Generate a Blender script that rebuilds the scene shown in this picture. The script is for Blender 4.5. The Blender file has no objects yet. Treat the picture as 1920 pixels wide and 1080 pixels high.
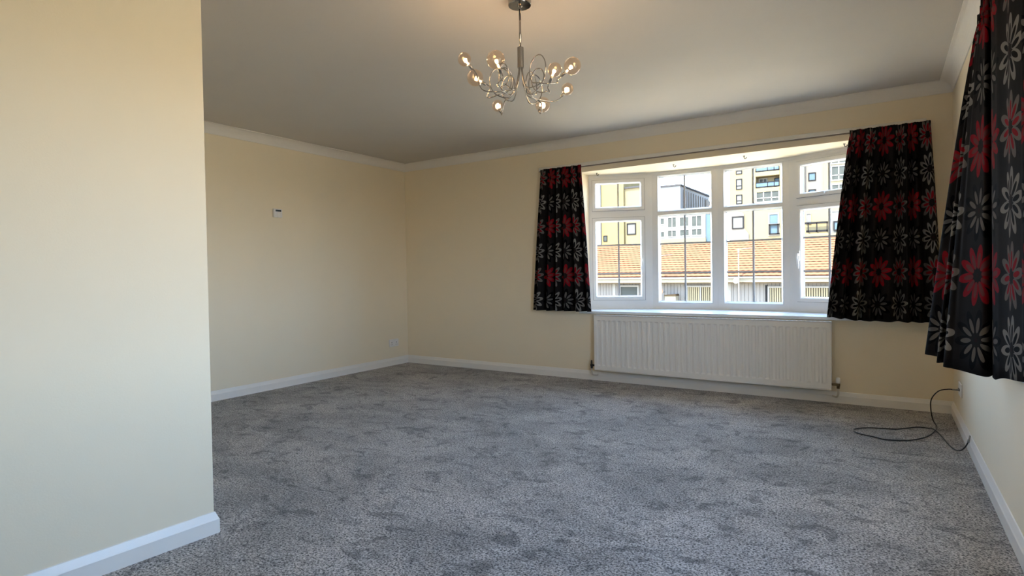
import bpy, math, random
from mathutils import Vector, Matrix
random.seed(7)
S = bpy.context.scene
COL = S.collection
PI = math.pi

# ------------------------------------------------------------------ camera
D, L, RR, H = 5.2254, 4.8996, 0.421, 2.40          # back wall, left wall, right wall, ceiling height
def cam_setup():
    yaw, pitch, roll = -0.5728, -0.0178, -0.0162
    f = Vector((math.sin(yaw)*math.cos(pitch), math.cos(yaw)*math.cos(pitch), math.sin(pitch)))
    r = Vector((math.cos(yaw), -math.sin(yaw), 0)); u = r.cross(f)
    c, s = math.cos(roll), math.sin(roll)
    r2 = c*r + s*u; u2 = -s*r + c*u
    cd = bpy.data.cameras.new('camera'); co = bpy.data.objects.new('camera', cd); COL.objects.link(co)
    co.matrix_world = Matrix(((r2.x, u2.x, -f.x, 0), (r2.y, u2.y, -f.y, 0), (r2.z, u2.z, -f.z, 1.0743), (0, 0, 0, 1)))
    cd.sensor_width = 36; cd.lens = 1081.97/1920*36; cd.shift_y = -(540-530.49)/1920
    cd.clip_start = 0.02; cd.clip_end = 600
    S.camera = co
cam_setup()

# ------------------------------------------------------------------ sky, sun, exposure
def world_setup():
    w = bpy.data.worlds.new('sky'); S.world = w; w.use_nodes = True
    nt = w.node_tree; nt.nodes.clear()
    out = nt.nodes.new('ShaderNodeOutputWorld'); bg = nt.nodes.new('ShaderNodeBackground')
    sky = nt.nodes.new('ShaderNodeTexSky'); sky.sky_type = 'HOSEK_WILKIE'
    sd = Vector((-0.12, -0.48, 0.87)).normalized()
    sky.sun_direction = sd; sky.turbidity = 4.5; sky.ground_albedo = 0.4
    wb = nt.nodes.new('ShaderNodeMix'); wb.data_type = 'RGBA'; wb.blend_type = 'MULTIPLY'; wb.inputs[0].default_value = 1
    wb.inputs[7].default_value = (1.10, 1.0, 0.96, 1)
    nt.links.new(sky.outputs[0], wb.inputs[6]); nt.links.new(wb.outputs[2], bg.inputs[0]); nt.links.new(bg.outputs[0], out.inputs[0])
    bg.inputs[1].default_value = 22.0
    ld = bpy.data.lights.new('sun', 'SUN'); lo = bpy.data.objects.new('sun', ld); COL.objects.link(lo)
    ld.energy = 10.0; ld.angle = 0.01; ld.color = (1.0, 0.90, 0.74)
    lo.rotation_euler = sd.to_track_quat('Z', 'Y').to_euler(); lo.location = (-20, -20, 30)
world_setup()
def portal(name, loc, rot, sx, sy):
    ld = bpy.data.lights.new(name, 'AREA'); ld.shape = 'RECTANGLE'; ld.size = sx; ld.size_y = sy
    ld.cycles.is_portal = True
    o = bpy.data.objects.new(name, ld); COL.objects.link(o); o.location = loc; o.rotation_euler = rot
portal('sky_portal_side', (0.62, 2.025, 1.375), (0, PI/2, 0), 1.42, 2.1)
portal('sky_portal_bow', (-1.34, 5.85, 1.375), (-PI/2, 0, 0), 2.6, 1.45)
S.view_settings.view_transform = 'Standard'; S.view_settings.look = 'None'
S.view_settings.gamma = 1; S.view_settings.use_curve_mapping = False
S.view_settings.exposure = 2.2
cy = S.cycles
cy.max_bounces = 14; cy.diffuse_bounces = 8; cy.glossy_bounces = 4; cy.transmission_bounces = 6; cy.transparent_max_bounces = 16
cy.caustics_reflective = False; cy.caustics_refractive = False
cy.sample_clamp_indirect = 8.0

# ------------------------------------------------------------------ materials
def new_mat(name):
    m = bpy.data.materials.new(name); m.use_nodes = True
    return m, m.node_tree, m.node_tree.nodes['Principled BSDF']
def mat(name, col, rough=0.5, metal=0.0, noise=0.0, nscale=20, bump=0.0, bscale=200, spec=0.5, emit=None, estr=0):
    m, nt, b = new_mat(name)
    b.inputs['Roughness'].default_value = rough; b.inputs['Metallic'].default_value = metal
    b.inputs['Specular IOR Level'].default_value = spec
    tc = nt.nodes.new('ShaderNodeTexCoord')
    n = nt.nodes.new('ShaderNodeTexNoise'); n.inputs['Scale'].default_value = nscale; n.inputs['Detail'].default_value = 4
    nt.links.new(tc.outputs['Object'], n.inputs['Vector'])
    mx = nt.nodes.new('ShaderNodeMix'); mx.data_type = 'RGBA'
    k = 1 - noise
    mx.inputs[6].default_value = (col[0]*k, col[1]*k, col[2]*k, 1)
    k = 1 + noise
    mx.inputs[7].default_value = (min(1, col[0]*k), min(1, col[1]*k), min(1, col[2]*k), 1)
    nt.links.new(n.outputs['Fac'], mx.inputs[0]); nt.links.new(mx.outputs[2], b.inputs['Base Color'])
    if bump:
        n2 = nt.nodes.new('ShaderNodeTexNoise'); n2.inputs['Scale'].default_value = bscale; n2.inputs['Detail'].default_value = 3
        nt.links.new(tc.outputs['Object'], n2.inputs['Vector'])
        bp = nt.nodes.new('ShaderNodeBump'); bp.inputs['Strength'].default_value = bump; bp.inputs['Distance'].default_value = 0.002
        nt.links.new(n2.outputs['Fac'], bp.inputs['Height']); nt.links.new(bp.outputs[0], b.inputs['Normal'])
    if emit:
        b.inputs['Emission Color'].default_value = (*emit, 1); b.inputs['Emission Strength'].default_value = estr
    return m
def glass_mat(name, tint, refl, blend=0.25, power=3.0, base=0.03):
    m = bpy.data.materials.new(name); m.use_nodes = True; nt = m.node_tree; nt.nodes.clear()
    out = nt.nodes.new('ShaderNodeOutputMaterial'); t = nt.nodes.new('ShaderNodeBsdfTransparent'); t.inputs[0].default_value = (*tint, 1)
    g = nt.nodes.new('ShaderNodeBsdfGlossy'); g.inputs['Roughness'].default_value = 0.02; g.inputs[0].default_value = (1, 1, 1, 1)
    lw = nt.nodes.new('ShaderNodeLayerWeight'); lw.inputs[0].default_value = blend
    pw = nt.nodes.new('ShaderNodeMath'); pw.operation = 'POWER'; pw.inputs[1].default_value = power
    mu = nt.nodes.new('ShaderNodeMath'); mu.operation = 'MULTIPLY_ADD'; mu.inputs[1].default_value = refl; mu.inputs[2].default_value = base
    mx = nt.nodes.new('ShaderNodeMixShader')
    nt.links.new(lw.outputs['Facing'], pw.inputs[0]); nt.links.new(pw.outputs[0], mu.inputs[0]); nt.links.new(mu.outputs[0], mx.inputs[0])
    nt.links.new(t.outputs[0], mx.inputs[1]); nt.links.new(g.outputs[0], mx.inputs[2]); nt.links.new(mx.outputs[0], out.inputs[0])
    return m

M = {}
M['wall'] = mat('cream_paint', (0.82, 0.715, 0.535), 0.75, noise=0.015, nscale=6, bump=0.12, bscale=160)
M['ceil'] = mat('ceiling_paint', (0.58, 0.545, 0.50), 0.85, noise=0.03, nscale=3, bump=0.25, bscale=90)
M['cove'] = mat('coving_paint', (0.78, 0.74, 0.68), 0.7, noise=0.02, nscale=8)
M['gloss'] = mat('white_gloss_paint', (0.80, 0.765, 0.71), 0.35, noise=0.02, nscale=10)
M['upvc'] = mat('white_upvc', (0.66, 0.65, 0.63), 0.3, noise=0.01, nscale=10)
M['rad'] = mat('radiator_enamel', (0.80, 0.78, 0.74), 0.35, noise=0.01, nscale=10)
M['plastic'] = mat('white_plastic', (0.78, 0.76, 0.74), 0.35, noise=0.01)
M['black'] = mat('black_plastic', (0.015, 0.014, 0.013), 0.4, noise=0.1)
M['display'] = mat('dark_display', (0.02, 0.025, 0.02), 0.15, noise=0.1)
M['brass'] = mat('dull_brass', (0.25, 0.18, 0.09), 0.35, 0.9, noise=0.1)
M['copper'] = mat('painted_pipe', (0.62, 0.56, 0.47), 0.45, noise=0.08)
M['chrome'] = mat('chrome', (0.36, 0.35, 0.34), 0.14, 1.0, noise=0.03)
M['steel'] = mat('brushed_steel', (0.30, 0.29, 0.28), 0.35, 1.0, noise=0.05)
M['lining'] = mat('curtain_lining', (0.72, 0.66, 0.62), 0.9, noise=0.03)
M['track'] = mat('white_track', (0.78, 0.74, 0.66), 0.45, noise=0.02)
M['track_shadow'] = mat('brown_track_shadow', (0.20, 0.155, 0.11), 0.6, noise=0.05)
M['hook'] = mat('dark_metal', (0.06, 0.055, 0.05), 0.45, 0.6, noise=0.05)
M['glass'] = glass_mat('window_glass', (0.97, 0.985, 0.98), 0.5, 0.5, 4.0, 0.02)
M['bar'] = mat('grey_glazing_bar', (0.36, 0.36, 0.365), 0.5, noise=0.05)
M['gasket'] = mat('grey_gasket', (0.10, 0.10, 0.10), 0.6, noise=0.05)
M['globe'] = glass_mat('globe_glass', (0.96, 0.86, 0.76), 0.45, 0.5, 2.5, 0.035)
M['glow'] = mat('glowing_filament', (1, 0.75, 0.4), 0.5, emit=(1.0, 0.62, 0.25), estr=10)
M['frost'] = mat('lit_capsule', (1, 0.85, 0.6), 0.4, emit=(1.0, 0.66, 0.32), estr=2)

def carpet():
    m, nt, b = new_mat('grey_twist_carpet'); N = nt.nodes; K = nt.links.new
    b.inputs['Roughness'].default_value = 1.0; b.inputs['Specular IOR Level'].default_value = 0.05
    b.inputs['Sheen Weight'].default_value = 0.2; b.inputs['Sheen Roughness'].default_value = 0.5
    tc = N.new('ShaderNodeTexCoord')
    def noise(sc, det, dist=0.0, vec=None, rough=0.5):
        n = N.new('ShaderNodeTexNoise'); n.inputs['Scale'].default_value = sc; n.inputs['Detail'].default_value = det
        n.inputs['Distortion'].default_value = dist; n.inputs['Roughness'].default_value = rough
        K(vec or tc.outputs['Object'], n.inputs['Vector']); return n
    def ramp(src, p0, c0, p1, c1):
        r = N.new('ShaderNodeValToRGB'); r.color_ramp.elements[0].position = p0; r.color_ramp.elements[1].position = p1
        r.color_ramp.elements[0].color = (c0, c0, c0, 1); r.color_ramp.elements[1].color = (c1, c1, c1, 1); K(src, r.inputs[0]); return r
    def mul(a, c):
        x = N.new('ShaderNodeMix'); x.data_type = 'RGBA'; x.blend_type = 'MULTIPLY'; x.inputs[0].default_value = 1
        K(a, x.inputs[6]); K(c, x.inputs[7]); return x.outputs[2]
    fl = noise(125, 2.5, 0.6)
    fr = N.new('ShaderNodeValToRGB'); e = fr.color_ramp.elements
    e[0].position = 0.36; e[0].color = (0.052, 0.048, 0.044, 1); e[1].position = 0.62; e[1].color = (0.50, 0.46, 0.425, 1)
    K(fl.outputs['Fac'], fr.inputs[0])
    mp = N.new('ShaderNodeMapping'); mp.inputs['Rotation'].default_value = (0, 0, 0.35); mp.inputs['Scale'].default_value = (1.0, 1.35, 1)
    K(tc.outputs['Object'], mp.inputs[0])
    p1 = noise(1.7, 6, 0.9, mp.outputs[0], 0.62); p2 = noise(6.5, 5, 1.2, mp.outputs[0], 0.65)
    c = mul(fr.outputs[0], ramp(p1.outputs['Fac'], 0.38, 0.70, 0.60, 1.12).outputs[0])
    c = mul(c, ramp(p2.outputs['Fac'], 0.36, 0.52, 0.47, 1.06).outputs[0])
    K(c, b.inputs['Base Color'])
    bp = N.new('ShaderNodeBump'); bp.inputs['Strength'].default_value = 0.6; bp.inputs['Distance'].default_value = 0.006
    K(fl.outputs['Fac'], bp.inputs['Height']); K(bp.outputs[0], b.inputs['Normal'])
    return m
M['carpet'] = carpet()

def curtain_mat():
    m, nt, b = new_mat('floral_curtain_fabric'); N = nt.nodes; K = nt.links.new
    def op(o, a, c=0.0, d=None):
        n = N.new('ShaderNodeMath'); n.operation = o
        for i, v in enumerate((a, c, d)):
            if v is None: continue
            if isinstance(v, (int, float)): n.inputs[i].default_value = v
            else: K(v, n.inputs[i])
        return n.outputs[0]
    uv = N.new('ShaderNodeUVMap'); sp = N.new('ShaderNodeSeparateXYZ'); K(uv.outputs[0], sp.inputs[0])
    cu = op('DIVIDE', sp.outputs[0], 0.235); cv = op('ADD', op('DIVIDE', op('SUBTRACT', sp.outputs[1], 0.79), 0.245), 0.5)
    iu = op('FLOOR', cu); iv = op('FLOOR', cv)
    x = op('MULTIPLY', op('SUBTRACT', op('SUBTRACT', cu, iu), 0.5), 0.235)
    y = op('MULTIPLY', op('SUBTRACT', op('SUBTRACT', cv, iv), 0.5), 0.245)
    colp = op('FLOORED_MODULO', iu, 2); rowp = op('FLOORED_MODULO', iv, 2)
    r = op('SQRT', op('ADD', op('MULTIPLY', x, x), op('MULTIPLY', y, y)))
    th = op('ADD', op('ARCTAN2', y, x), 0.17)
    k = 10/(2*PI)
    t = op('MULTIPLY', th, k)
    ph = op('DIVIDE', op('SUBTRACT', op('FRACT', t), 0.5), k)
    al = op('MULTIPLY', r, op('COSINE', ph)); ac = op('MULTIPLY', r, op('SINE', ph))
    def ell(c, a, w):
        q1 = op('DIVIDE', op('SUBTRACT', al, c), a); q2 = op('DIVIDE', ac, w)
        return op('LESS_THAN', op('ADD', op('MULTIPLY', q1, q1), op('MULTIPLY', q2, q2)), 1.0)
    mo = ell(0.072, 0.046, 0.0185); mi = ell(0.057, 0.030, 0.0095)
    cen = op('LESS_THAN', r, 0.009)
    def mixc(f, A, B):
        n = N.new('ShaderNodeMix'); n.data_type = 'RGBA'
        for i, v in ((0, f), (6, A), (7, B)):
            if isinstance(v, (int, float)): n.inputs[i].default_value = v
            elif isinstance(v, tuple): n.inputs[i].default_value = (*v, 1)
            else: K(v, n.inputs[i])
        return n.outputs[2]
    RED, SIL, BLK = (0.20, 0.006, 0.012), (0.190, 0.178, 0.165), (0.0025, 0.0025, 0.003)
    out_c = mixc(rowp, mixc(colp, SIL, BLK), mixc(colp, (0.115, 0.10, 0.092), RED))
    in_c = mixc(rowp, mixc(colp, BLK, (0.105, 0.096, 0.088)), mixc(colp, RED, (0.11, 0.032, 0.03)))
    nz = N.new('ShaderNodeTexNoise'); nz.inputs['Scale'].default_value = 45; K(uv.outputs[0], nz.inputs['Vector'])
    base = mixc(nz.outputs['Fac'], (0.0105, 0.009, 0.0088), (0.016, 0.0138, 0.0132))
    c = mixc(mo, base, out_c); c = mixc(mi, c, in_c); c = mixc(cen, c, (0.02, 0.01, 0.01))
    K(c, b.inputs['Base Color'])
    b.inputs['Roughness'].default_value = 0.8; b.inputs['Specular IOR Level'].default_value = 0.03
    b.inputs['Sheen Weight'].default_value = 0.0
    return m
M['curtain'] = curtain_mat()

# ------------------------------------------------------------------ mesh builder
class MB:
    def __init__(s): s.v, s.f, s.uv = [], [], None
    def add(s, vs, fs):
        o = len(s.v); s.v += [tuple(p) for p in vs]; s.f += [tuple(i+o for i in q) for q in fs]; return s
    def box(s, x0, y0, z0, x1, y1, z1):
        vs = [(x0,y0,z0),(x1,y0,z0),(x1,y1,z0),(x0,y1,z0),(x0,y0,z1),(x1,y0,z1),(x1,y1,z1),(x0,y1,z1)]
        return s.add(vs, [(0,3,2,1),(4,5,6,7),(0,1,5,4),(1,2,6,5),(2,3,7,6),(3,0,4,7)])
    def prism(s, pts, z0, z1):                      # polygon in plan (counter-clockwise)
        n = len(pts)
        return s.add([(x,y,z0) for x,y in pts]+[(x,y,z1) for x,y in pts],
                     [tuple(range(n-1,-1,-1)), tuple(range(n,2*n))]+[(i,(i+1)%n,n+(i+1)%n,n+i) for i in range(n)])
    def prism_y(s, pts, y0, y1):                    # polygon in X,Z extruded along Y
        n = len(pts)
        return s.add([(x,y0,z) for x,z in pts]+[(x,y1,z) for x,z in pts],
                     [tuple(range(n)), tuple(range(2*n-1,n-1,-1))]+[(i,n+i,n+(i+1)%n,(i+1)%n) for i in range(n)])
    def tube(s, pts, r, seg=8, cap=True):
        pts = [Vector(p) for p in pts]; n = len(pts); rings = []
        up = Vector((0,0,1)); prev = None
        for i, p in enumerate(pts):
            t = (pts[min(i+1,n-1)]-pts[max(i-1,0)]).normalized()
            if prev is None:
                a = t.cross(up)
                if a.length < 1e-3: a = t.cross(Vector((1,0,0)))
                a.normalize()
            else:
                a = (prev - t*prev.dot(t))
                if a.length < 1e-5: a = t.cross(Vector((1,0,0)))
                a.normalize()
            prev = a; b = t.cross(a)
            rr = r[i] if isinstance(r,(list,tuple)) else r
            rings.append([p + (a*math.cos(2*PI*k/seg)+b*math.sin(2*PI*k/seg))*rr for k in range(seg)])
        vs = [q for rg in rings for q in rg]; fs = []
        for i in range(n-1):
            for k in range(seg):
                a0 = i*seg+k; b0 = i*seg+(k+1)%seg; fs.append((a0,b0,b0+seg,a0+seg))
        if cap: fs += [tuple(range(seg-1,-1,-1)), tuple(range((n-1)*seg,n*seg))]
        return s.add(vs, fs)
    def lathe(s, prof, c=(0,0,0), axis=(0,0,1), seg=24):  # prof: (r, h)
        ax = Vector(axis).normalized(); a = ax.cross(Vector((0,0,1)))
        if a.length < 1e-3: a = Vector((1,0,0))
        a.normalize(); b = ax.cross(a); c = Vector(c); vs = []; n = len(prof)
        for r, h in prof:
            vs += [c+ax*h+(a*math.cos(2*PI*k/seg)+b*math.sin(2*PI*k/seg))*max(r,1e-5) for k in range(seg)]
        fs = [(i*seg+k, i*seg+(k+1)%seg, (i+1)*seg+(k+1)%seg, (i+1)*seg+k) for i in range(n-1) for k in range(seg)]
        return s.add(vs, fs)
    def sphere(s, c, r, seg=20, rings=12):
        return s.lathe([(r*math.sin(PI*i/rings), -r*math.cos(PI*i/rings)) for i in range(rings+1)], c, (0,0,1), seg)
    def xform(s, fn): s.v = [tuple(fn(*p)) for p in s.v]; return s
    def build(s, name, m, parent=None, smooth=False, bevel=0):
        me = bpy.data.meshes.new(name); me.from_pydata([tuple(p) for p in s.v], [], s.f); me.validate(); me.update()
        if m: me.materials.append(m)
        if smooth:
            for p in me.polygons: p.use_smooth = True
        o = bpy.data.objects.new(name, me); COL.objects.link(o)
        if parent is not None:
            o.parent = parent; o.matrix_parent_inverse = parent_inv(parent)
        if bevel:
            bm = o.modifiers.new('bevel','BEVEL'); bm.width = bevel; bm.segments = 2; bm.limit_method = 'ANGLE'; bm.angle_limit = 0.7
        return o
def world_of(q):
    m = q.matrix_parent_inverse @ Matrix.Translation(q.location)
    return (world_of(q.parent) @ m) if q.parent is not None else Matrix.Translation(q.location)
def parent_inv(p):
    return world_of(p).inverted()
def tag(o, label=None, cat=None, group=None, kind=None):
    if label: o['label'] = label
    if cat: o['category'] = cat
    if group: o['group'] = group
    if kind: o['kind'] = kind
    return o
def empty(name, loc, label=None, cat=None, group=None, kind=None):
    o = bpy.data.objects.new(name, None); COL.objects.link(o); o.location = loc; o.empty_display_size = 0.1
    return tag(o, label, cat, group, kind)
def struct(mb, name, m, label=None, bevel=0, smooth=False):
    return tag(mb.build(name, m, None, smooth, bevel), label, None, None, 'structure')
def catmull(P, n=8, closed=False):
    P = [Vector(p) for p in P]; out = []
    for i in range(len(P)-1):
        p0 = P[max(i-1,0)]; p1 = P[i]; p2 = P[i+1]; p3 = P[min(i+2,len(P)-1)]
        for k in range(n):
            t = k/n
            out.append(0.5*((2*p1)+(p2-p0)*t+(2*p0-5*p1+4*p2-p3)*t*t+(3*p1-p0-3*p2+p3)*t**3))
    out.append(P[-1]); return out

# ------------------------------------------------------------------ room shell
TW = 0.23                                            # outer wall thickness
NX, NY, NA = -2.3751, 1.3383, 0.067                  # end corner of the projecting wall
REAR = -2.3
WZ0, WZ1 = 0.655, 2.062                              # bow window opening
BX0, BX1 = -2.56, -0.12
struct(MB().box(-L-TW, REAR-TW, -0.2, RR+TW, D+TW, 0.0), 'floor', M['carpet'], 'mottled grey twist pile carpet')
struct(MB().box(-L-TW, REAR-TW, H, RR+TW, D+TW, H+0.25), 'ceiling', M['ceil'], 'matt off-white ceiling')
b = MB()
b.box(-L-TW, D, 0, BX0, D+TW, H); b.box(BX1, D, 0, RR+TW, D+TW, H)
b.box(BX0, D, 0, BX1, D+TW, WZ0); b.box(BX0, D, WZ1, BX1, D+TW, H)
struct(b, 'wall_back', M['wall'], 'cream wall with the bow window')
struct(MB().box(-L-TW, NY, 0, -L, D, H), 'wall_left', M['wall'], 'far left cream wall with thermostat')
RY0, RY1 = 1.00, 3.05                               # side window opening
b = MB()
b.box(RR, RY1, 0, RR+TW, D, H); b.box(RR, REAR, 0, RR+TW, RY0, H)
b.box(RR, RY0, 0, RR+TW, RY1, WZ0); b.box(RR, RY0, WZ1, RR+TW, RY1, H)
struct(b, 'wall_right', M['wall'], 'right hand cream wall behind the large curtain')
dx, dy = math.sin(NA), math.cos(NA)
nx2 = NX - dx/dy*(NY-REAR)
struct(MB().prism([(NX,NY),(-L-TW,NY),(-L-TW,REAR),(nx2,REAR)], 0, H), 'wall_partition', M['wall'], 'bright cream wall end projecting at the near left')
struct(MB().box(-L-TW, REAR-TW, 0, RR+TW, REAR, H), 'wall_rear', M['wall'])

def strip(A, B, nrm, prof, ea=1, eb=1):
    """profile (offset from wall, z) swept from A to B; ends mitred: +1 inner corner, -1 outer corner, 0 square"""
    A, B, n = Vector(A), Vector(B), Vector(nrm).normalized(); t = (B-A).normalized(); mb = MB(); k = len(prof)
    vs = [(*(A+n*o+t*(o*ea)), z) for o, z in prof] + [(*(B+n*o-t*(o*eb)), z) for o, z in prof]
    fs = [(i, (i+1) % k, k+(i+1) % k, k+i) for i in range(k)] + [tuple(range(k-1,-1,-1)), tuple(range(k, 2*k))]
    return mb.add(vs, fs)
base_prof = [(0,0.0),(0.016,0.0),(0.016,0.058),(0.013,0.064),(0.004,0.088),(0,0.090)]
struct(strip((-L,D),(RR,D),(0,-1),base_prof), 'baseboard_back', M['gloss'])
struct(strip((-L,NY),(-L,D),(1,0),base_prof), 'baseboard_left', M['gloss'])
struct(strip((RR,REAR),(RR,D),(-1,0),base_prof), 'baseboard_right', M['gloss'])
struct(strip((nx2,REAR),(NX,NY),(dy,-dx),base_prof,1,-1), 'baseboard_partition', M['gloss'])
struct(strip((-L,NY),(NX,NY),(0,1),base_prof,1,-1), 'baseboard_partition_end', M['gloss'])
C = 0.0815
cov = [(0,H),(0,H-C),(0.007,H-C),(0.007,H-C+0.006)]
for i in range(1, 8):
    a = PI/2*i/8
    cov.append((0.007+(C-0.013)*(1-math.cos(a)), H-C+0.006+(C-0.012)*math.sin(a)))
cov += [(C-0.006,H-0.006),(C,H-0.006),(C,H)]
def cove(A, B, n, name, ea=1, eb=1):
    o = struct(strip(A,B,n,cov,ea,eb), name, M['cove'], 'white curved coving along the ceiling edge'); return o
cove((-L,D),(RR,D),(0,-1),'trim_1'); cove((-L,NY),(-L,D),(1,0),'trim_2'); cove((RR,REAR),(RR,D),(-1,0),'trim_3')
cove((nx2,REAR),(NX,NY),(dy,-dx),'trim_4',1,-1); cove((-L,NY),(NX,NY),(0,1),'trim_5',1,-1)

# ------------------------------------------------------------------ bow window
V = [(-2.575,5.455),(-1.97,5.69),(-1.34,5.74),(-0.71,5.69),(-0.105,5.455)]
def rect_ring(x0, z0, x1, z1, prof):                 # prof: closed list of (inset, depth), mitred rectangular frame in local (s, d, z)
    mb = MB(); k = len(prof); vs = []
    for ins, d in prof:
        vs += [(x0+ins,d,z0+ins),(x1-ins,d,z0+ins),(x1-ins,d,z1-ins),(x0+ins,d,z1-ins)]
    fs = []
    for i in range(k):
        j = (i+1) % k
        for c in range(4):
            e = (c+1) % 4; fs.append((i*4+c, i*4+e, j*4+e, j*4+c))
    return mb.add(vs, fs)
win1 = empty('window_1', (-1.34, D, WZ0), 'white bow window of four lights behind the radiator', None, None, 'structure')
deck = [(BX0-0.0,D-0.035),(BX1+0.0,D-0.035)]
out_line = [(x, y+0.075) for x, y in V]
inner = [(x, y) for x, y in V]
MB().prism([(BX0,D-0.03),(BX1,D-0.03)]+[(BX1,D+TW)]+list(reversed([(x,y+0.06) for x,y in V]))+[(BX0,D+TW)], 0.657, 0.684).build('sill_board', M['upvc'], win1, bevel=0.004)
struct(MB().prism([(BX0,D+TW),(BX1,D+TW)]+list(reversed(out_line)), -1.9, 0.656), 'trim_6', M['upvc'], 'panel under the bow window outside')
struct(MB().prism([(BX0-0.02,D+TW),(BX1+0.02,D+TW)]+list(reversed([(x,y+0.14) for x,y in V])), 2.062, 2.22), 'trim_7', M['wall'], 'cream soffit over the bow window')
for x, y in V:
    MB().lathe([(0.0,0.684),(0.034,0.684),(0.034,2.062),(0,2.062)],(x,y+0.042,0),seg=12).build('mullion', M['upvc'], win1, smooth=False)
SASH = [(0,-0.012),(0.026,-0.012),(0.034,-0.006),(0.043,0.024),(0.043,0.045),(0,0.045)]
BEAD = [(0,0.0),(0.006,-0.004),(0.022,0.024),(0.022,0.05),(0,0.05)]
HB = (1.340, 1.047)
for i in range(4):
    A = Vector(V[i]); B = Vector(V[i+1]); w = (B-A).length; U = (B-A)/w; N = Vector((-U.y, U.x))
    def loc(s, d, z, A=A, U=U, N=N): p = A+U*s+N*d; return (p.x, p.y, z)
    opening = i in (0, 3)
    s0, s1 = ((0.050, 0.574) if i == 0 else (w-0.580, w-0.055)) if opening else (0.052, w-0.050)
    if i == 3: s0, s1 = 0.070, w-0.052
    tz0, tz1 = (1.620, 1.692) if opening else (1.636, 1.660)
    z_lo, z_hi = (0.777, 2.008) if opening else (0.744, 2.028)
    f = MB().box(0,0,0.684,s0,0.07,2.062).box(s1,0,0.684,w,0.07,2.062)
    f.box(s0,0,z_hi,s1,0.07,2.062).box(s0,0,0.684,s1,0.07,z_lo).box(s0,0,tz0,s1,0.07,tz1)
    fo = f.xform(loc).build('frame', M['upvc'], win1)
    MB().box(0.0,-0.006,2.036,w,0.0,2.062).xform(loc).build('head_bead', M['upvc'], win1)
    for (za, zb, upper) in ((tz1, z_hi, True), (z_lo, tz0, False)):
        if opening:
            sm = rect_ring(s0,za,s1,zb,SASH).xform(loc).build('sash', M['upvc'], win1); ins = 0.042
        else:
            sm = rect_ring(s0,za,s1,zb,BEAD).xform(loc).build('glazing_bead', M['upvc'], win1); ins = 0.021
        g0, g1, h0, h1 = s0+ins, s1-ins, za+ins, zb-ins
        gk = rect_ring(g0-0.003,h0-0.003,g1+0.003,h1+0.003,[(0,0.024),(0.005,0.026),(0.005,0.040),(0,0.040)])
        if opening:
            q = rect_ring(s0-0.003,za-0.003,s1+0.003,zb+0.003,[(0,-0.0012),(0.004,-0.0012),(0.004,0.004),(0,0.004)]); gk.add(q.v, q.f)
        gk.xform(loc).build('gasket', M['gasket'], sm)
        MB().box(g0,0.030,h0,g1,0.036,h1).xform(loc).build('pane', M['glass'], sm)
        mid = (g0+g1)/2
        MB().box(mid-0.008,0.0275,h0,mid+0.008,0.0295,h1).box(mid-0.008,0.0365,h0,mid+0.008,0.0385,h1).xform(loc).build('glazing_bar', M['bar'], sm)
        if not upper:
            for hz in HB:
                MB().box(g0,0.0270,hz-0.008,g1,0.0290,hz+0.008).box(g0,0.037,hz-0.008,g1,0.039,hz+0.008).xform(loc).build('glazing_bar', M['bar'], sm)
        if opening:
            if upper:
                hs = mid-0.02; hz = za+0.018
                h = MB().box(hs-0.035,-0.022,hz-0.010,hs+0.035,-0.012,hz+0.010).box(hs-0.012,-0.045,hz-0.008,hs+0.012,-0.020,hz+0.012).box(hs-0.055,-0.047,hz-0.008,hs+0.012,-0.036,hz+0.008)
            else:
                hs = (s1-0.020) if i == 0 else (s0+0.020); hz = 1.19
                h = MB().box(hs-0.010,-0.022,hz-0.05,hs+0.010,-0.012,hz+0.035).box(hs-0.008,-0.048,hz-0.008,hs+0.008,-0.020,hz+0.012)
                sgn = -1 if i == 0 else 1
                h.tube([(hs,-0.044,hz+0.004),(hs+sgn*0.004,-0.048,hz-0.03),(hs+sgn*0.010,-0.050,hz-0.08),(hs+sgn*0.011,-0.048,hz-0.12)],[0.0075,0.0085,0.009,0.006],8)
            h.xform(loc).build('handle', M['upvc'], sm, bevel=0.002)
# ceiling hooks of the bow
for k, (x, y, lb) in enumerate(((-2.426,5.37,'small metal cup hook in bow soffit beside the left curtain'),(-1.653,5.389,'small metal cup hook in bow soffit above the second light'),
                                (-1.026,5.371,'small metal cup hook in bow soffit above the third light'),(-0.263,5.344,'small metal cup hook in bow soffit beside the right curtain'))):
    hk = MB().lathe([(0,0),(0.009,0),(0.009,-0.004),(0,-0.004)],(x,y,2.062),seg=12)
    pts = [(x,y,2.058),(x,y,2.048)]+[(x+0.010-0.010*math.cos(a),y,2.048-0.010*math.sin(a)) for a in (0.6,1.2,1.8,2.4,3.0,3.6)]
    hk.tube(pts,0.0034,6)
    tag(hk.build('cup_hook', M['hook'], None, True), lb, 'hook', 'cup hooks in the bow soffit')

# ------------------------------------------------------------------ side window (mostly behind the near curtain)
win2 = empty('window_2', (RR+0.12, (RY0+RY1)/2, WZ0), 'wide white window in the right hand wall', None, None, 'structure')
MB().box(RR-0.014,RY0-0.05,0.657,RR+TW+0.03,RY1+0.05,0.684).build('sill_board', M['upvc'], win2, bevel=0.004)
nL = 2; wl = (RY1-RY0)/nL
for i in range(nL):
    y0 = RY0+i*wl; y1 = y0+wl
    def loc2(s, d, z): return (RR+0.13+d, s, z)
    fr = rect_ring(y0,0.684,y1,2.062,[(0,0),(0.05,0),(0.05,0.07),(0,0.07)]).xform(loc2).build('frame', M['upvc'], win2)
    bd = rect_ring(y0+0.05,0.734,y1-0.05,2.012,BEAD).xform(loc2).build('glazing_bead', M['upvc'], win2)
    MB().box(y0+0.07,0.030,0.754,y1-0.07,0.036,1.992).xform(loc2).build('pane', M['glass'], bd)

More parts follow.
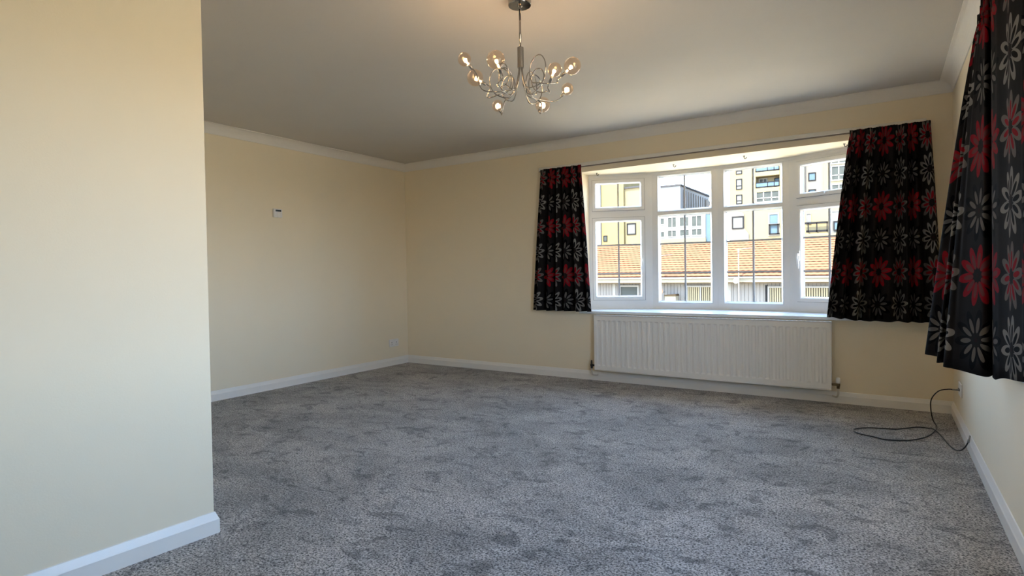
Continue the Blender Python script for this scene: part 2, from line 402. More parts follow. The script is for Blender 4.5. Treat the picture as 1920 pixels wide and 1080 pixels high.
# ------------------------------------------------------------------ curtain rails
def back_rail():
    e = empty('curtain_rail', (-1.35, D, 2.13), 'long white curtain track on the wall above the bow window', 'curtain rail')
    MB().box(-2.985,D-0.060,2.112,0.262,D-0.038,2.146).build('track', M['track'], e, bevel=0.004)
    MB().box(-2.98,D-0.054,2.103,0.258,D-0.040,2.112).build('shadow_strip', M['track_shadow'], e)  # dark strip painted in as the shadow line below the track
    MB().box(-2.985,D-0.040,2.119,0.262,D-0.030,2.135).build('lip', M['track'], e)
    for x in (-2.90,-2.1,-1.3,-0.5,0.2):
        MB().box(x-0.012,D-0.040,2.110,x+0.012,D,2.150).build('bracket', M['track'], e)
back_rail()
def side_rail():
    e = empty('curtain_rail', (RR, 0.9, 2.13), 'white curtain track on the right hand wall at the frame edge', 'curtain rail')
    MB().box(RR-0.036,-1.75,2.112,RR-0.016,3.26,2.142).build('track', M['track'], e, bevel=0.004)
    for y in (-1.6,-0.4,0.8,2.0,3.15):
        MB().box(RR-0.016,y-0.012,2.110,RR-0.001,y+0.012,2.150).build('bracket', M['track'], e)
side_rail()

# ------------------------------------------------------------------ curtains
def resample(P, n):
    P = [Vector(p) for p in P]; d = [0]
    for a, c in zip(P, P[1:]): d.append(d[-1]+(c-a).length)
    out = []
    for k in range(n):
        t = d[-1]*k/(n-1); j = 0
        while j < len(P)-2 and d[j+1] < t: j += 1
        out.append(P[j].lerp(P[j+1], (t-d[j])/max(d[j+1]-d[j],1e-9)))
    return out, d[-1]
def curtain(label, top, bot, zt, zb, pleats, at, ab, loc, group, u_off=0.0, seed=1, hem=None, aligned=False):
    rnd = random.Random(seed); n = 260
    T, _ = resample(catmull([(*p,0) for p in top], 12), n); B, _ = resample(catmull([(*p,0) for p in bot], 12), n)
    if aligned:                                      # control points of heading and hem belong together fold by fold
        T = catmull([(*p,0) for p in top], 20); B = catmull([(*p,0) for p in bot], 20); n = len(T)
    ph = [rnd.uniform(0, 6.28) for _ in range(4)]
    def wave(t):
        tt = t + 0.020*math.sin(2*PI*t*1.7+ph[0]) + 0.012*math.sin(2*PI*t*3.1+ph[1])
        a = 1 + 0.30*math.sin(2*PI*t*2.3+ph[2])
        s = math.sin(2*PI*pleats*tt)
        return a*(s+0.18*math.sin(2*PI*pleats*2*tt+ph[3]))
    rows = [0,0.012,0.03,0.055,0.075]+[0.075+0.925*(i/26)**1.0 for i in range(1,27)]
    def nrm(P, i):
        t = P[min(i+2,n-1)]-P[max(i-2,0)]; v = Vector((-t.y, t.x, 0))
        return v.normalized() if v.length > 1e-9 else Vector((0,-1,0))
    def surf(off, shrink=0.0):
        vs = []
        for v in rows:
            for i in range(n):
                t = i/(n-1)
                head = math.sin(2*PI*(pleats*4)*t)*0.004 if v <= 0.075 else 0
                k = min(1, max(0, (v-0.03)/0.97)); amp = at*(0.35+0.65*min(1, v/0.12)) + (ab-at)*k
                spread = k**0.85
                p = T[i].lerp(B[i], spread) ; nn = (nrm(T,i)*(1-spread)+nrm(B,i)*spread)
                p = p + nn*(wave(t)*amp+head+off)
                ze = zb if hem is None else hem(t)
                z = zt-(zt-ze)*v
                vs.append((p.x, p.y, z))
        return vs
    vs = surf(0); R = len(rows)
    u = [0.0]
    base = vs[int(R*0.72)*n:int(R*0.72)*n+n]
    for a, c in zip(base, base[1:]): u.append(u[-1]+math.dist(a[:2], c[:2]))
    fs = [(r*n+i, r*n+i+1, (r+1)*n+i+1, (r+1)*n+i) for r in range(R-1) for i in range(n-1)]
    e = empty('curtain', loc, label, 'curtain', group)
    def mk(name, vs, fs, m, thick):
        me = bpy.data.meshes.new(name); me.from_pydata(vs, [], fs); me.materials.append(m)
        ul = me.uv_layers.new(name='UVMap')
        for lp in me.loops:
            i = lp.vertex_index % n; ul.data[lp.index].uv = (u[i]+u_off, vs[lp.vertex_index][2])
        for p in me.polygons: p.use_smooth = True
        o = bpy.data.objects.new(name, me); COL.objects.link(o); o.parent = e; o.matrix_parent_inverse = parent_inv(e)
        if thick:
            sm = o.modifiers.new('thickness','SOLIDIFY'); sm.thickness = thick; sm.offset = 0
        return o
    hr = 4
    mk('heading_tape', vs, fs[:hr*(n-1)], M['curtain'], 0.004)
    mk('drape', vs, fs[hr*(n-1):], M['curtain'], 0.002)
    lv = surf(0.007)
    mk('lining', lv, [q for q in fs[2*(n-1):-(n-1)]], M['lining'], 0.001)
yb = D-0.115
curtain('short black curtain with red and silver daisies left of the bow window',
        [(-2.482,D-0.095),(-2.945,D-0.095)][::-1], [(-3.055,yb),(-2.72,yb-0.005),(-2.372,yb-0.01)], 2.118, 0.685, 6, 0.030, 0.050, (-2.72,D-0.08,0.69), 'floral curtains at the bow window', 0.03, 3)
curtain('short black curtain with red and silver daisies right of the bow window',
        [(-0.215,D-0.095),(0.285,D-0.095)], [(-0.375,yb-0.02),(-0.05,yb),(0.355,yb)], 2.118, 0.675, 7, 0.030, 0.048, (0.03,D-0.08,0.69), 'floral curtains at the bow window', 0.10, 5,
        hem=lambda t: 0.690-0.025*min(1,t*3))
curtain('large near black curtain with red and silver daisies at the right frame edge',
        [(0.365,3.26),(0.345,3.17),(0.362,3.12),(0.342,3.06),(0.360,3.02),(0.335,2.97),(0.330,2.90),(0.327,2.82),(0.372,2.90),(0.332,2.72),(0.340,2.56),(0.352,2.36),(0.355,2.28)],
        [(0.365,3.42),(0.168,3.34),(0.215,3.22),(0.190,3.05),(0.215,3.06),(0.205,2.94),(0.245,2.88),(0.318,2.74),(0.372,2.97),(0.335,2.72),(0.352,2.60),(0.366,2.43),(0.362,2.33)],
        2.14, 0.655, 11, 0.004, 0.002, (0.35,2.8,0.66), None, 0.0775, 11, hem=lambda t: 0.660+0.055*max(0,(t-0.77)/0.23)**0.8, aligned=True)

# ------------------------------------------------------------------ radiator
def radiator():
    x0, x1, z0, z1, yf = -2.366, -0.350, 0.111, 0.649, D-0.105
    e = empty('radiator', ((x0+x1)/2, D-0.06, z0), 'long white fluted panel radiator under the bow window', 'radiator')
    nf = 38; m0, m1 = x0+0.022, x1-0.022; pitch = (m1-m0)/nf
    xs = [(x0, 0.0)]
    for k in range(nf):
        a = m0+k*pitch
        for q, d in ((0.0,0.0),(0.14,0.0),(0.24,0.5),(0.34,0.95),(0.5,1.0),(0.66,0.95),(0.78,0.5),(0.88,0.0)): xs.append((a+q*pitch, d))
    xs += [(m1,0.0),(x1,0.0)]
    zs = [(z0+0.012,0),(z0+0.048,0),(z0+0.062,0.85),(z0+0.075,1),(z1-0.066,1),(z1-0.056,0.8),(z1-0.046,0),(z1-0.004,0),(z1,0)]
    dep = 0.012; nx = len(xs)
    vs = [(x, yf+dep*dx_*dz_, z) for z, dz_ in zs for x, dx_ in xs]
    fs = [(r*nx+i, r*nx+i+1, (r+1)*nx+i+1, (r+1)*nx+i) for r in range(len(zs)-1) for i in range(nx-1)]
    fp = MB().add(vs, fs)
    fp.box(x0,yf,z1-0.004,x1,yf+0.018,z1)
    fp.box(x0,yf+0.010,z0+0.02,x1,yf+0.016,z1-0.01)
    fp.build('front_panel', M['rad'], e)
    MB().tube([(x0,yf+0.006,z0+0.006),(x1,yf+0.006,z0+0.006)],0.0075,10).build('bottom_seam', M['rad'], e, True)
    MB().box(x0+0.01,D-0.047,z0,x1-0.01,D-0.037,z1-0.01).build('rear_panel', M['rad'], e)
    for xa in (x0-0.001, x1-0.005):
        MB().box(xa,yf+0.004,z0+0.015,xa+0.006,D-0.034,z1+0.001).build('side_panel', M['rad'], e, bevel=0.002)
    g = MB().box(x0,yf+0.002,z1-0.003,x1,yf+0.012,z1+0.002).box(x0,D-0.046,z1-0.003,x1,D-0.036,z1+0.002)
    nb = 60
    for k in range(nb):
        xa = x0+0.01+(x1-x0-0.02)*k/(nb-1); g.box(xa-0.006,yf+0.012,z1-0.002,xa+0.006,D-0.046,z1+0.001)
    g.build('top_grille', M['rad'], e)
    for xb in (x0+0.3, (x0+x1)/2, x1-0.3):
        MB().box(xb-0.02,D-0.037,z0+0.05,xb+0.02,D-0.003,z1-0.08).build('bracket', M['rad'], e)
    for sgn, xe in ((-1,x0),(1,x1)):
        yv = D-0.07; xv = xe+sgn*0.045; zv = z0+0.045
        v = MB().tube([(xe,yv,zv),(xv,yv,zv)],0.009,10)
        v.lathe([(0,-0.03),(0.011,-0.03),(0.011,-0.012),(0.014,-0.01),(0.014,0.012),(0.010,0.016),(0,0.016)],(xv,yv,zv),seg=12)
        vo = v.build('valve', M['brass'] if sgn > 0 else M['black'], e, True)
        if sgn > 0: MB().lathe([(0,0.012),(0.015,0.012),(0.017,0.02),(0.015,0.05),(0.010,0.056),(0,0.056)],(xv,yv,zv),seg=14).build('valve_cap', M['plastic'], vo, True)
        else: MB().lathe([(0,0.012),(0.010,0.012),(0.010,0.03),(0.006,0.05),(0,0.052)],(xv,yv,zv),seg=12).build('valve_cap', M['black'], vo, True)
        MB().tube(catmull([(xv,yv,zv-0.03),(xv,yv,zv-0.07),(xv-sgn*0.008,yv+0.01,zv-0.095),(xv-sgn*0.03,D-0.02,zv-0.103),(xv-sgn*0.045,D-0.014,zv-0.098)],6),0.0075,10).build('pipe', M['copper'], e, True)
radiator()

# ------------------------------------------------------------------ thermostat and sockets
t = empty('thermostat', (-L, 3.447, 1.68), 'small white room thermostat on the far left wall', 'thermostat')
MB().box(-L,3.402,1.640,-L+0.028,3.492,1.722).build('case', M['plastic'], t, bevel=0.006)
MB().box(-L+0.028,3.417,1.695,-L+0.0295,3.478,1.712).build('display', M['display'], t)
MB().lathe([(0,0),(0.021,0),(0.021,0.006),(0.017,0.009),(0,0.009)],(-L+0.028,3.452,1.667),(1,0,0),24).build('dial', M['plastic'], t, True)
def socket_plate(loc, along, out, w, h, label, coax=False):
    e = empty('wall_socket', loc, label, 'socket'); A = Vector(along); O = Vector(out); P = Vector(loc)
    def lc(s, d, z): p = P+A*s+O*d; return (p.x, p.y, p.z+z)
    MB().box(-w/2,0,-h/2,w/2,0.009,h/2).xform(lc).build('face_plate', M['plastic'], e, bevel=0.003)
    if not coax:
        for s in (-w*0.25, w*0.25):
            MB().box(s-0.004,0.009,-0.001,s+0.004,0.0096,0.011).xform(lc).build('earth_slot', M['black'], e)
            for q in (-0.011, 0.011): MB().box(s+q-0.0035,0.009,-0.022,s+q+0.0035,0.0096,-0.017).xform(lc).build('pin_slot', M['black'], e)
            MB().box(s*0.5-0.006,0.009,0.016,s*0.5+0.006,0.013,0.034).xform(lc).build('switch', M['plastic'], e, bevel=0.001)
    else:
        for s in (-0.018, 0.018):
            MB().lathe([(0,0),(0.008,0),(0.008,0.007),(0.005,0.007),(0.005,0.002),(0,0.002)],lc(s,0.009,0.0),O,14).build('coax_outlet', M['steel'], e, True)
socket_plate((-L,4.982,0.265),(0,1,0),(1,0,0),0.150,0.088,'white double power socket low on the far left wall')
socket_plate((RR,4.74,0.262),(0,1,0),(-1,0,0),0.146,0.086,'white aerial socket plate low on the right hand wall',True)

# ------------------------------------------------------------------ cable
def cable():
    e = empty('aerial_cable', (0.10,4.45,0), 'black aerial cable looped on the carpet by the right wall', 'cable')
    pts = [(0.376,4.722,0.262),(0.350,4.72,0.262),(0.300,4.72,0.245),(0.262,4.73,0.185),(0.262,4.78,0.10),(0.275,4.80,0.03),(0.290,4.72,0.008),(0.270,4.585,0.006),(0.213,4.401,0.006),(0.112,4.262,0.006),
           (0.003,4.225,0.006),(-0.053,4.255,0.006),(-0.128,4.29,0.006),(-0.168,4.345,0.006),(-0.163,4.41,0.006),(-0.100,4.475,0.006),(-0.026,4.507,0.006),(0.062,4.530,0.006),(0.130,4.60,0.006),(0.182,4.654,0.006),
           (0.235,4.650,0.008),(0.268,4.595,0.016),(0.300,4.46,0.008),(0.314,4.34,0.006),(0.330,4.23,0.006),(0.347,4.160,0.009),(0.364,4.115,0.024),(0.381,4.092,0.052),(0.394,4.085,0.085)]
    MB().tube(catmull(pts,6),0.0036,8).build('lead', M['black'], e, True)
    MB().tube([(0.405,4.722,0.262),(0.392,4.722,0.262),(0.390,4.722,0.262),(0.372,4.722,0.262)],[0.0055,0.0055,0.0045,0.0045],10).build('plug', M['steel'], e, True)
    MB().tube([(0.393,4.083,0.080),(0.397,4.088,0.098),(0.398,4.089,0.100),(0.402,4.094,0.118)],[0.006,0.006,0.0048,0.0045],10).build('plug', M['steel'], e, True)
cable()

# ------------------------------------------------------------------ ceiling light
def pendant():
    ax, ay = -1.480, 2.404
    e = empty('ceiling_light', (ax,ay,H), 'chrome ceiling light with eight glass globes on curled wire arms', 'ceiling light')
    MB().lathe([(0,H),(0.056,H),(0.056,H-0.030),(0.054,H-0.033),(0.012,H-0.034),(0.010,H-0.042),(0,H-0.042)],(ax,ay,0),seg=40).build('ceiling_rose', M['chrome'], e, True).modifiers.new('edge','EDGE_SPLIT')
    MB().tube([(ax,ay,H-0.05),(ax,ay,2.16)],0.0052,12).build('rod', M['chrome'], e, True)
    MB().lathe([(0,2.166),(0.0155,2.166),(0.0155,2.068),(0,2.068)],(ax,ay,0),seg=20).build('hub', M['steel'], e, True).modifiers.new('edge','EDGE_SPLIT')
    balls = [((-1.650,2.178,2.078),.0315,1),((-1.432,2.118,2.012),.0405,-1),((-1.695,2.322,2.040),.0405,1),((-1.220,2.268,1.968),.0315,1),
             ((-1.217,2.436,2.033),.0405,-1),((-1.375,2.692,2.021),.0315,1),((-1.540,2.722,1.975),.0405,-1),((-1.760,2.615,1.982),.0315,1)]
    rnd = random.Random(4)
    for k, (c, r, sg) in enumerate(balls):
        c = Vector(c); q = Vector((c.x-ax, c.y-ay, 0)); R = q.length; u = q/R; tn = Vector((-u.y,u.x,0))*sg
        up = Vector((0,0,1))
        dirn = (u*0.75+up*0.8).normalized() if r < .035 else (u*0.85+up*0.6).normalized()
        tip = c - dirn*(r+0.006)
        def P(a, b, z): v = Vector((ax,ay,0))+u*a+tn*b; return (v.x, v.y, z)
        lr = rnd.uniform(0.045,0.062); lz = rnd.uniform(1.985,2.045); la = rnd.uniform(0.075,0.11); tw = rnd.uniform(0.02,0.05)
        s0 = 0.009
        pts = [P(s0,0,2.075), P(s0+0.002,0.002,2.045), P(0.022,0.008,1.990), P(0.055,0.018,lz-lr*1.25)]
        for j in range(0, 9):                                  # one full curl in a twisted vertical plane
            a = -PI/2+0.35 + j*(2*PI-0.25)/8
            pts.append(P(la+lr*math.cos(a)*0.85, 0.022+tw*(j/8)+lr*0.45*math.cos(a), lz+lr*1.15*math.sin(a)))
        e_loc = tip - Vector((ax,ay,0)); ta, tb = e_loc.dot(u), e_loc.dot(tn)
        pts += [P(la+0.05, 0.022+tw*0.8, lz-lr*1.30), P(R*0.72, tw*0.55, min(lz-lr*1.0, tip.z-0.045))]
        pre = tip - dirn*0.045
        pts += [tuple(pre), tuple(tip)]
        arm = MB().tube(catmull(pts,7),0.0026,7).build('arm', M['chrome'], e, True)
        MB().tube([tuple(tip-dirn*0.022), tuple(tip-dirn*0.002), tuple(tip+dirn*0.004)],[0.0065,0.0075,0.0075],12).build('lamp_holder', M['steel'], arm, True)
        g = MB().sphere(c, r, 28, 18).build('globe', M['globe'], e, True)
        MB().tube([tuple(c-dirn*(r-0.002)), tuple(c-dirn*(r-0.014))],[0.0050,0.0045],10).build('bulb_base', M['frost'], g, True)
        MB().sphere(c-dirn*(r*0.35), 0.0062, 12, 8).build('filament', M['glow'], g, True)
        ld = bpy.data.lights.new('bulb_light','POINT'); ld.energy = 0.16; ld.color = (1.0,0.66,0.34); ld.shadow_soft_size = 0.012
        lo = bpy.data.objects.new('bulb_light', ld); COL.objects.link(lo); lo.location = c+dirn*(r*0.25)
        lo.parent = e; lo.matrix_parent_inverse = parent_inv(e)
pendant()

# ================================================================== outside
GZ = -1.9
X = {}
def xm(name, col, noise=0.05, nscale=1.0, rough=0.9, spec=0.0):
    return mat(name, col, rough, noise=noise, nscale=nscale, spec=spec)
X['cream'] = xm('cream_render', (0.092,0.0775,0.047), 0.06, 0.6)
X['yellow'] = xm('yellow_brick', (0.094,0.073,0.036), 0.14, 0.8)
X['grey'] = xm('grey_render_and_shade', (0.0779,0.0713,0.0633), 0.08, 0.7)
X['white'] = xm('white_frame', (0.108,0.107,0.102), 0.02)
X['dark'] = xm('dark_frame', (0.0091,0.0091,0.0101), 0.05)
X['pane'] = xm('far_glass', (0.0253,0.0283,0.0274), 0.4, 0.9)  # diffuse tone standing in for sky reflected in the panes
X['blue'] = xm('blue_glass', (0.0354,0.0531,0.0683), 0.15, 0.9)
X['net'] = xm('net_curtain', (0.0627,0.0627,0.0607), 0.12, 3)
X['blind'] = xm('vertical_blind', (0.1122,0.0990,0.0660), 0.03)
X['gap'] = xm('blind_gap', (0.0152,0.0131,0.0101), 0.03)
X['tile'] = xm('terracotta_tile', (0.0780,0.0400,0.0235), 0.16, 2.5)
X['tile_shade'] = xm('shaded_tile_edge', (0.020,0.0095,0.006), 0.2, 2.5)  # dark colour on the tile lips, painting the shadow line under each course
X['clad'] = xm('grey_cladding', (0.0858,0.0825,0.0792), 0.05)
X['fascia'] = xm('cream_fascia', (0.1089,0.1023,0.0825), 0.03)
X['soffit'] = xm('brown_soffit', (0.0228,0.0172,0.0112), 0.05)
X['metal'] = xm('weathered_aluminium', (0.0990,0.0924,0.0858), 0.08)
X['disc'] = xm('rusty_dish', (0.0792,0.0495,0.0363), 0.1)
X['ground'] = xm('pale_paving', (0.46,0.385,0.27), 0.12, 0.4)
X['roofgrey'] = xm('grey_felt', (0.0253,0.0253,0.0268), 0.1)
X['pale'] = xm('pale_stone', (0.1089,0.1089,0.1089), 0.05)
struct(MB().box(-220,-160,GZ-0.3,220,320,GZ), 'ground', X['ground'], 'pale paved ground outside')
struct(MB().box(-L-TW+0.02,REAR-TW+0.02,GZ,RR+TW-0.02,D+TW-0.02,-0.2), 'wall_foundation', X['cream'])

def far_window(parent, x0, z0, x1, z1, y, fm, pm, fw=0.1, bars=(), hbars=()):
    f = rect_ring(x0,z0,x1,z1,[(0,-0.12),(fw,-0.12),(fw,0.05),(0,0.05)])
    for t_ in bars: f.box(x0+(x1-x0)*t_-fw*0.4,-0.10,z0+fw,x0+(x1-x0)*t_+fw*0.4,0.02,z1-fw)
    for t_ in hbars: f.box(x0+fw,-0.10,z0+(z1-z0)*t_-fw*0.4,x1-fw,0.02,z0+(z1-z0)*t_+fw*0.4)
    w = f.xform(lambda s,d,z: (s,y+d,z)).build('window', fm, parent)
    MB().box(x0+fw*0.5,y-0.03,z0+fw*0.5,x1-fw*0.5,y+0.06,z1-fw*0.5).build('pane', pm, w)
    return w

# ---- bungalow with tiled roof
def bungalow():
    x0, x1, yw = -26.0, 9.0, 34.4
    e = empty('bungalow', ((x0+x1)/2, yw+4, GZ), 'low bungalow with terracotta tiled roof seen through the bow window', 'bungalow')
    c = MB(); c.box(x0,yw+0.03,GZ,x1,yw+7.2,0.40)
    k = int((x1-x0)/0.2)
    for i in range(k):
        xa = x0+0.2*i; c.box(xa+0.012,yw,GZ,xa+0.188,yw+0.04,0.36)
    c.build('cladding_wall', X['clad'], e)
    MB().box(x0-0.3,33.72,0.28,x1+0.3,34.45,0.34).build('soffit', X['soffit'], e)
    MB().box(x0-0.3,33.74,0.33,x1+0.3,33.78,0.62).build('fascia', X['fascia'], e)
    MB().tube([(x0-0.3,33.68,0.60),(x1+0.3,33.68,0.60)],0.065,8).build('gutter', X['white'], e, True)
    # roof: fifteen courses of interlocking tiles, each course a real stepped strip with a wavy front edge
    ye, ze, yr, zr = 33.62, 0.69, 38.0, 2.80
    rf = MB()
    rf.add([(x0-0.3,ye+0.1,ze-0.10),(x1+0.3,ye+0.1,ze-0.10),(x1+0.3,yr,zr-0.10),(x0-0.3,yr,zr-0.10),(x0-0.3,2*yr-ye,ze-0.1),(x1+0.3,2*yr-ye,ze-0.1),
            (x0-0.3,yr,ze-0.12),(x1+0.3,yr,ze-0.12)],[(0,1,2,3),(3,2,5,4),(0,6,7,1),(6,4,5,7),(0,3,4,6),(1,7,5,2)])
    roof = rf.build('roof', X['soffit'], e)
    nc = 15; step = 0.15; nx = int((x1-x0+0.6)/step)
    dyc, dzc = (yr-ye)/nc, (zr-ze)/nc
    rows = [(0.16,-0.030,0.0),(0.0,-0.022,0.4),(0.0,0.034,1.0),(1.06,0.0,1.0)]
    vs = []
    for fy, dz_, wv in rows:
        for i in range(nx+1):
            xa = x0-0.3+i*step; wave = 0.006*(1 if i % 2 else -1)*wv
            vs.append((xa, fy*dyc+(-0.004*(i % 4)), fy*dzc+dz_+wave))
    fs = [(r*(nx+1)+i, r*(nx+1)+i+1, (r+1)*(nx+1)+i+1, (r+1)*(nx+1)+i) for r in range(3) for i in range(nx)]
    first = MB().add(vs, fs).build('tile_course', X['tile'], roof); first.location = (0, ye, ze)
    first.data.materials.append(X['tile_shade'])
    for p_ in first.data.polygons:
        if p_.index < 2*nx: p_.material_index = 1
    for j in range(1, nc):
        o = first.copy(); COL.objects.link(o); o.parent = roof; o.matrix_parent_inverse = parent_inv(roof); o.location = (0.15*(j % 2), ye+dyc*j, ze+dzc*j)
    MB().tube([(x0-0.3,yr,zr-0.02),(x1+0.3,yr,zr-0.02)],0.10,8).build('ridge_tile', X['tile'], roof, True)
    def unit(xa, za, xb, zb, n, pm):
        w = far_window(e, xa, za, xb, zb, yw, X['white'], pm, 0.09, tuple((i+1)/n for i in range(n-1)))
        if pm is X['gap']:
            m = int((xb-xa-0.2)/0.115)
            for i in range(m):
                xs = xa+0.11+i*0.115; MB().box(xs,yw-0.06,za+0.09,xs+0.072,yw-0.035,zb-0.09).build('blind_slat', X['blind'], w)
    unit(-14.07,-1.0,-12.78,0.16,1,X['pane'])
    unit(-9.86,-1.2,-8.20,0.14,2,X['gap'])
    unit(-5.39,-1.2,-4.30,0.10,1,X['gap'])
    unit(-3.70,-1.0,-2.20,0.10,1,X['gap'])
    for xa in (-14.56,-7.55): MB().box(xa,yw-0.05,GZ,xa+0.22,yw+0.02,0.30).build('downpipe_board', X['white'], e)
    MB().box(-5.52,yw-0.04,GZ,-5.40,yw+0.02,0.16).build('door_post', X['dark'], e)
bungalow()
def aerial(x, y, z0, z1, flip, label):
    e = empty('tv_aerial', (x,y,z0), label, 'aerial', 'television aerials on the bungalow roof')
    MB().tube([(x,y,z0),(x,y,z1)],0.028,8).build('mast', X['metal'], e, True)
    MB().tube([(x-0.10*flip,y,z1-0.05),(x+1.0*flip*0.7,y,z1+0.02)],0.018,6).build('boom', X['metal'], e, True)
    for k in range(6):
        q = x-0.1*flip+0.14*k*flip; MB().tube([(q,y-0.22,z1-0.04+0.01*k),(q,y+0.22,z1-0.04+0.01*k)],0.010,6).build('element', X['metal'], e)
    MB().tube([(x,y,z1-0.25),(x,y+0.02,z1-0.1)],0.05,8).build('clamp', X['metal'], e, True)
aerial(-11.00,33.10,-1.9,1.95,1,'tall thin television aerial in front of the tiles, second light of the bow')
aerial(-6.68,33.25,-1.9,2.18,1,'pale television aerial mast before the tiles, third light of the bow')
def dish(x, y, z, r, m, label):
    e = empty('satellite_dish', (x,y+0.15,z), label, 'dish')
    MB().lathe([(0,0.05),(r*0.5,0.035),(r*0.85,-0.01),(r,-0.04),(r*0.97,-0.05),(r*0.8,-0.02),(0,0.03)],(x,y,z),(0.1,1,-0.25),20).build('reflector', m, e, True)
    MB().tube([(x,y+0.03,z-0.02),(x,y+0.35,z-0.05),(x,y+0.85,z-0.05)],0.02,6).build('bracket', X['metal'], e)
    MB().tube([(x,y,z-r*0.9),(x,y-0.3,z-r*0.3)],0.015,6).build('feed_arm', X['metal'], e)
    MB().sphere((x,y-0.32,z-r*0.25),0.035,8,6).build('receiver', X['metal'], e, True)
dish(-11.18,33.55,-0.20,0.20,X['disc'],'round rusty satellite dish on the bungalow wall')
dish(-6.85,33.45,0.42,0.17,X['white'],'small white satellite dish at the bungalow gutter')
e = empty('storage_box', (-10.6,33.9,-1.9), 'cream storage cupboard standing against the bungalow wall', 'cupboard')
MB().box(-10.98,33.75,-1.9,-10.32,34.3,-0.46).build('body', X['fascia'], e)
MB().prism_y([(-11.02,-0.46),(-10.28,-0.46),(-10.32,-0.34),(-10.98,-0.40)],33.70,34.35).build('lid', X['soffit'], e)

# ---- apartment blocks
YF = 115.0
def block_left():
    e = empty('apartment_block', (-50,YF,GZ), 'tall yellow apartment block seen through the left light of the bow', 'building')
    MB().box(-62,YF,GZ,-46.2,YF+18,30).build('wall', X['yellow'], e)
    MB().box(-62,YF-0.5,GZ,-51.05,YF,30).build('end_wall', X['pale'], e)
    MB().box(-46.2,YF+0.4,GZ,-41.9,YF+14,18.3).build('wing_wall', X['cream'], e)
    MB().box(-46.2,YF+0.1,18.3,-41.7,YF+14.2,18.65).build('wing_roof_edge', X['roofgrey'], e)
    MB().box(-46.3,YF-0.25,GZ,-45.85,YF+0.4,20).build('corner_pier', X['yellow'], e)
    far_window(e,-45.43,8.60,-43.42,11.03,YF+0.4,X['dark'],X['net'],0.22)
    far_window(e,-45.43,2.5,-43.42,5.0,YF+0.4,X['dark'],X['net'],0.22)
    far_window(e,-50.6,7.4,-49.7,8.7,YF,X['dark'],X['pane'],0.15)
block_left()
def block_mid():
    e = empty('apartment_block', (-36,YF,GZ), 'cream flat-roofed block with a blank wall, second light of the bow', 'building')
    MB().box(-41.0,YF+3,GZ,-34.9,YF+26,18.25).build('wall', X['pale'], e)
    MB().box(-41.1,YF+2.8,18.25,-34.7,YF+26.2,18.6).build('roof_edge', X['roofgrey'], e)
    for k in range(11):
        y = YF+5+k*1.9; MB().tube([(-34.78,y,GZ),(-34.78,y,17.6)],0.10,6).build('pipe', X['grey'], e)
    MB().box(-34.9,YF+22,GZ,-34.5,YF+26,17.2).build('side_pier', X['grey'], e)
block_mid()
def block_low():
    e = empty('terrace_block', (-33,YF-3,GZ), 'low cream block with two rows of white windows, second light of the bow', 'building')
    y = YF-3
    s = y/YF
    MB().box(-41.0,y,GZ,-28.4,y+5.9,12.6).build('wall', X['white'], e)
    MB().box(-41.1,y-0.35,5.4,-28.3,y,7.15).build('parapet', X['cream'], e)
    MB().box(-41.2,y-0.3,12.6,-28.2,y+5.9,12.9).build('roof_edge', X['white'], e)
    for x0, z0, x1, z1 in ((-37.4,10.0,-36.2,11.4),(-35.70,9.3,-33.85,11.45),(-33.35,9.4,-31.45,11.35),(-31.05,9.25,-29.00,11.45),
                           (-37.4,7.5,-36.2,8.75),(-35.75,7.5,-33.85,8.9),(-33.35,7.55,-31.40,8.95),(-31.05,7.55,-29.0,8.95)):
        far_window(e,x0,z0,x1,z1,y,X['white'],X['pane'],0.16,(0.5,) if x1-x0 > 1.8 else ())
    MB().box(-28.4,y+0.2,GZ,-27.6,y+4,11.5).build('glazed_end', X['blue'], e)
block_low()
def dome():
    e = empty('domed_tower', (-42,170,GZ), 'far pale domed tower top beyond the cream block', 'tower')
    MB().lathe([(2.2,GZ),(2.2,20),(2.1,23.2),(1.6,24.8),(0.8,25.8),(0,26.1)],(-44.3,170,0),seg=24).build('dome', X['pale'], e, True)
    for k in range(6):
        a = -PI*k/6; MB().box(-0.2,-0.1,20.6,0.2,0.1,22.6).xform(lambda x,y,z,a=a: (-44.3+2.2*math.cos(a)-y*math.sin(a)*0+x*math.sin(a), 170+2.2*math.sin(a)+x*math.cos(a)*-1, z)).build('opening', X['blue'], e)
dome()
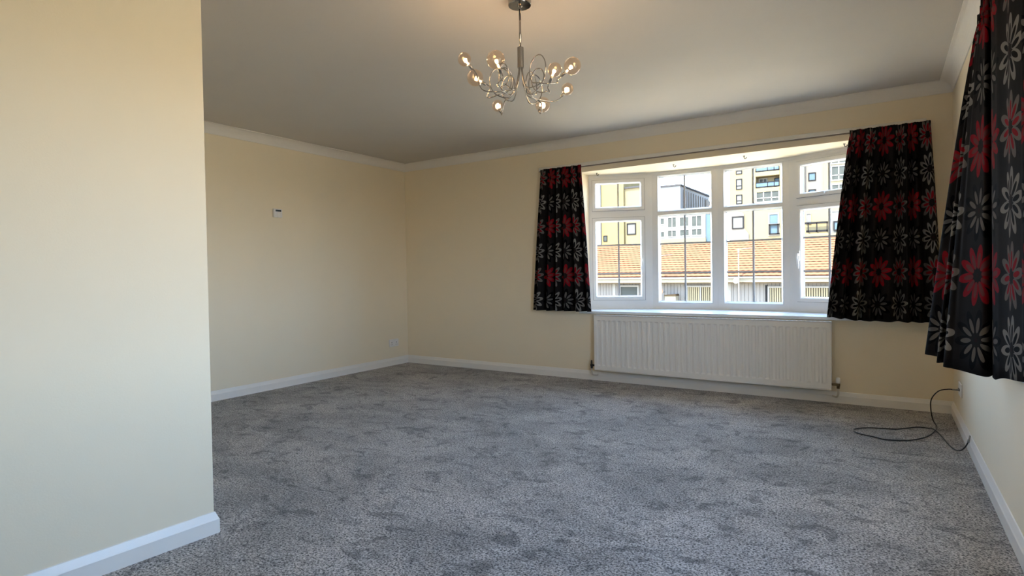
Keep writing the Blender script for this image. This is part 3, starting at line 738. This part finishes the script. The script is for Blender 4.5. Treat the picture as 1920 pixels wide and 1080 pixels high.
def block_right():
    e = empty('apartment_block', (-10,YF,GZ), 'tall cream apartment block with balconies, right half of the bow view', 'building')
    y = YF
    w = MB()
    w.box(-24.65,y,GZ,-19.98,y+16,30)
    w.box(-19.98,y,GZ,-15.9,y+16,15.95); w.box(-19.98,y+1.8,15.95,-15.9,y+16,18.1); w.box(-19.98,y,18.1,-15.9,y+16,18.9); w.box(-19.98,y+1.8,18.9,-15.9,y+16,21.4); w.box(-19.98,y,21.4,-15.9,y+16,30)
    w.box(-15.9,y,GZ,-11.9,y+16,30)
    w.box(-8.79,y,GZ,12,y+16,30)
    w.box(-11.9,y,GZ,-8.79,y+16,12.0)
    w.build('wall', X['cream'], e)
    MB().box(-11.9,y+1.0,12.0,-8.79,y+15,30).build('bay_wall', X['grey'], e)
    MB().prism_y([(-24.66,GZ),(-21.2,GZ),(-21.2,7.6),(-22.0,8.7),(-22.0,11.3),(-23.0,12.2),(-24.66,12.2)],y-0.25,y).build('shade_panel', X['grey'], e)  # shaded part of the facade, painted grey and cut along the shadow's diagonal
    for z0, z1 in ((18.9,20.7),(16.03,18.03),(13.31,15.07)):
        far_window(e,-23.45,z0,-22.33,z1,y,X['dark'],X['net'],0.14,(),(0.35,))
    far_window(e,-24.17,8.62,-22.05,10.99,y-0.25,X['dark'],X['net'],0.2)
    far_window(e,-24.17,3.2,-22.05,5.6,y-0.25,X['dark'],X['net'],0.2)
    # balconies of the middle bay
    for z in (15.95, 18.9):
        bl = MB().box(-19.98,y-0.15,z-0.75,-15.9,y+1.8,z).build('balcony_slab', X['cream'], e)
        rl = MB().box(-19.98,y-0.12,z+0.92,-15.9,y-0.02,z+1.08).box(-19.98,y-0.12,z+0.10,-15.9,y-0.02,z+0.26)
        for x_ in (-19.9,-17.9,-16.8,-15.98): rl.box(x_-0.06,y-0.12,z,x_+0.06,y-0.02,z+1.0)
        rl.build('railing', X['dark'], bl)
        MB().box(-19.9,y-0.08,z+0.26,-15.98,y-0.05,z+0.92).build('balustrade_glass', X['blue'], bl)
        far_window(e,-19.7,z+0.2,-18.2,z+2.0,y+1.8,X['white'],X['pane'],0.16,(0.5,))
        far_window(e,-17.04,z+0.2,-15.95,z+1.9,y+1.8,X['dark'],X['blue'],0.14)
    def grid(x0, z0, x1, z1, n):
        far_window(e,x0,z0,x1,z1,y,X['white'],X['pane'],0.22,tuple((i+1)/n for i in range(n-1)),(0.36,))
    grid(-20.0,13.23,-15.9,15.6,3); grid(-7.75,16.1,-4.0,18.75,3); grid(-7.75,13.3,-4.0,15.6,3); grid(-7.75,18.95,-4.0,21.5,3)
    far_window(e,-17.9,7.05,-15.95,11.25,y,X['grey'],X['blue'],0.3,(),(0.5,))
    rl = MB().box(-17.75,y-0.35,8.95,-15.9,y-0.2,9.2).box(-17.75,y-0.35,7.3,-15.9,y-0.2,7.5).box(-17.75,y-0.35,7.3,-17.5,y-0.2,9.2).box(-16.3,y-0.35,7.3,-16.1,y-0.2,9.2)
    rl.build('railing', X['dark'], e)
    far_window(e,-11.32,16.58,-10.11,18.06,y+1.0,X['dark'],X['blue'],0.16); far_window(e,-11.32,13.61,-10.11,15.07,y+1.0,X['dark'],X['blue'],0.16)
    far_window(e,-11.62,8.83,-10.83,10.72,y,X['grey'],X['net'],0.1)
    rl = MB().box(-11.85,y-0.6,8.80,-8.15,y-0.45,9.15).box(-11.6,y-0.6,7.35,-8.2,y-0.45,7.7)
    for x_ in (-11.25,-9.9,-8.3): rl.box(x_-0.09,y-0.6,7.3,x_+0.09,y-0.45,9.0)
    rl.build('railing', X['dark'], e)
    MB().box(-11.9,y-0.7,6.6,-5.0,y,7.1).build('balcony_slab', X['cream'], e)
    far_window(e,-7.68,6.9,-6.28,10.9,y,X['white'],X['net'],0.12)
    far_window(e,-7.37,7.45,-6.43,9.1,y-0.3,X['dark'],X['blue'],0.2)
block_right()
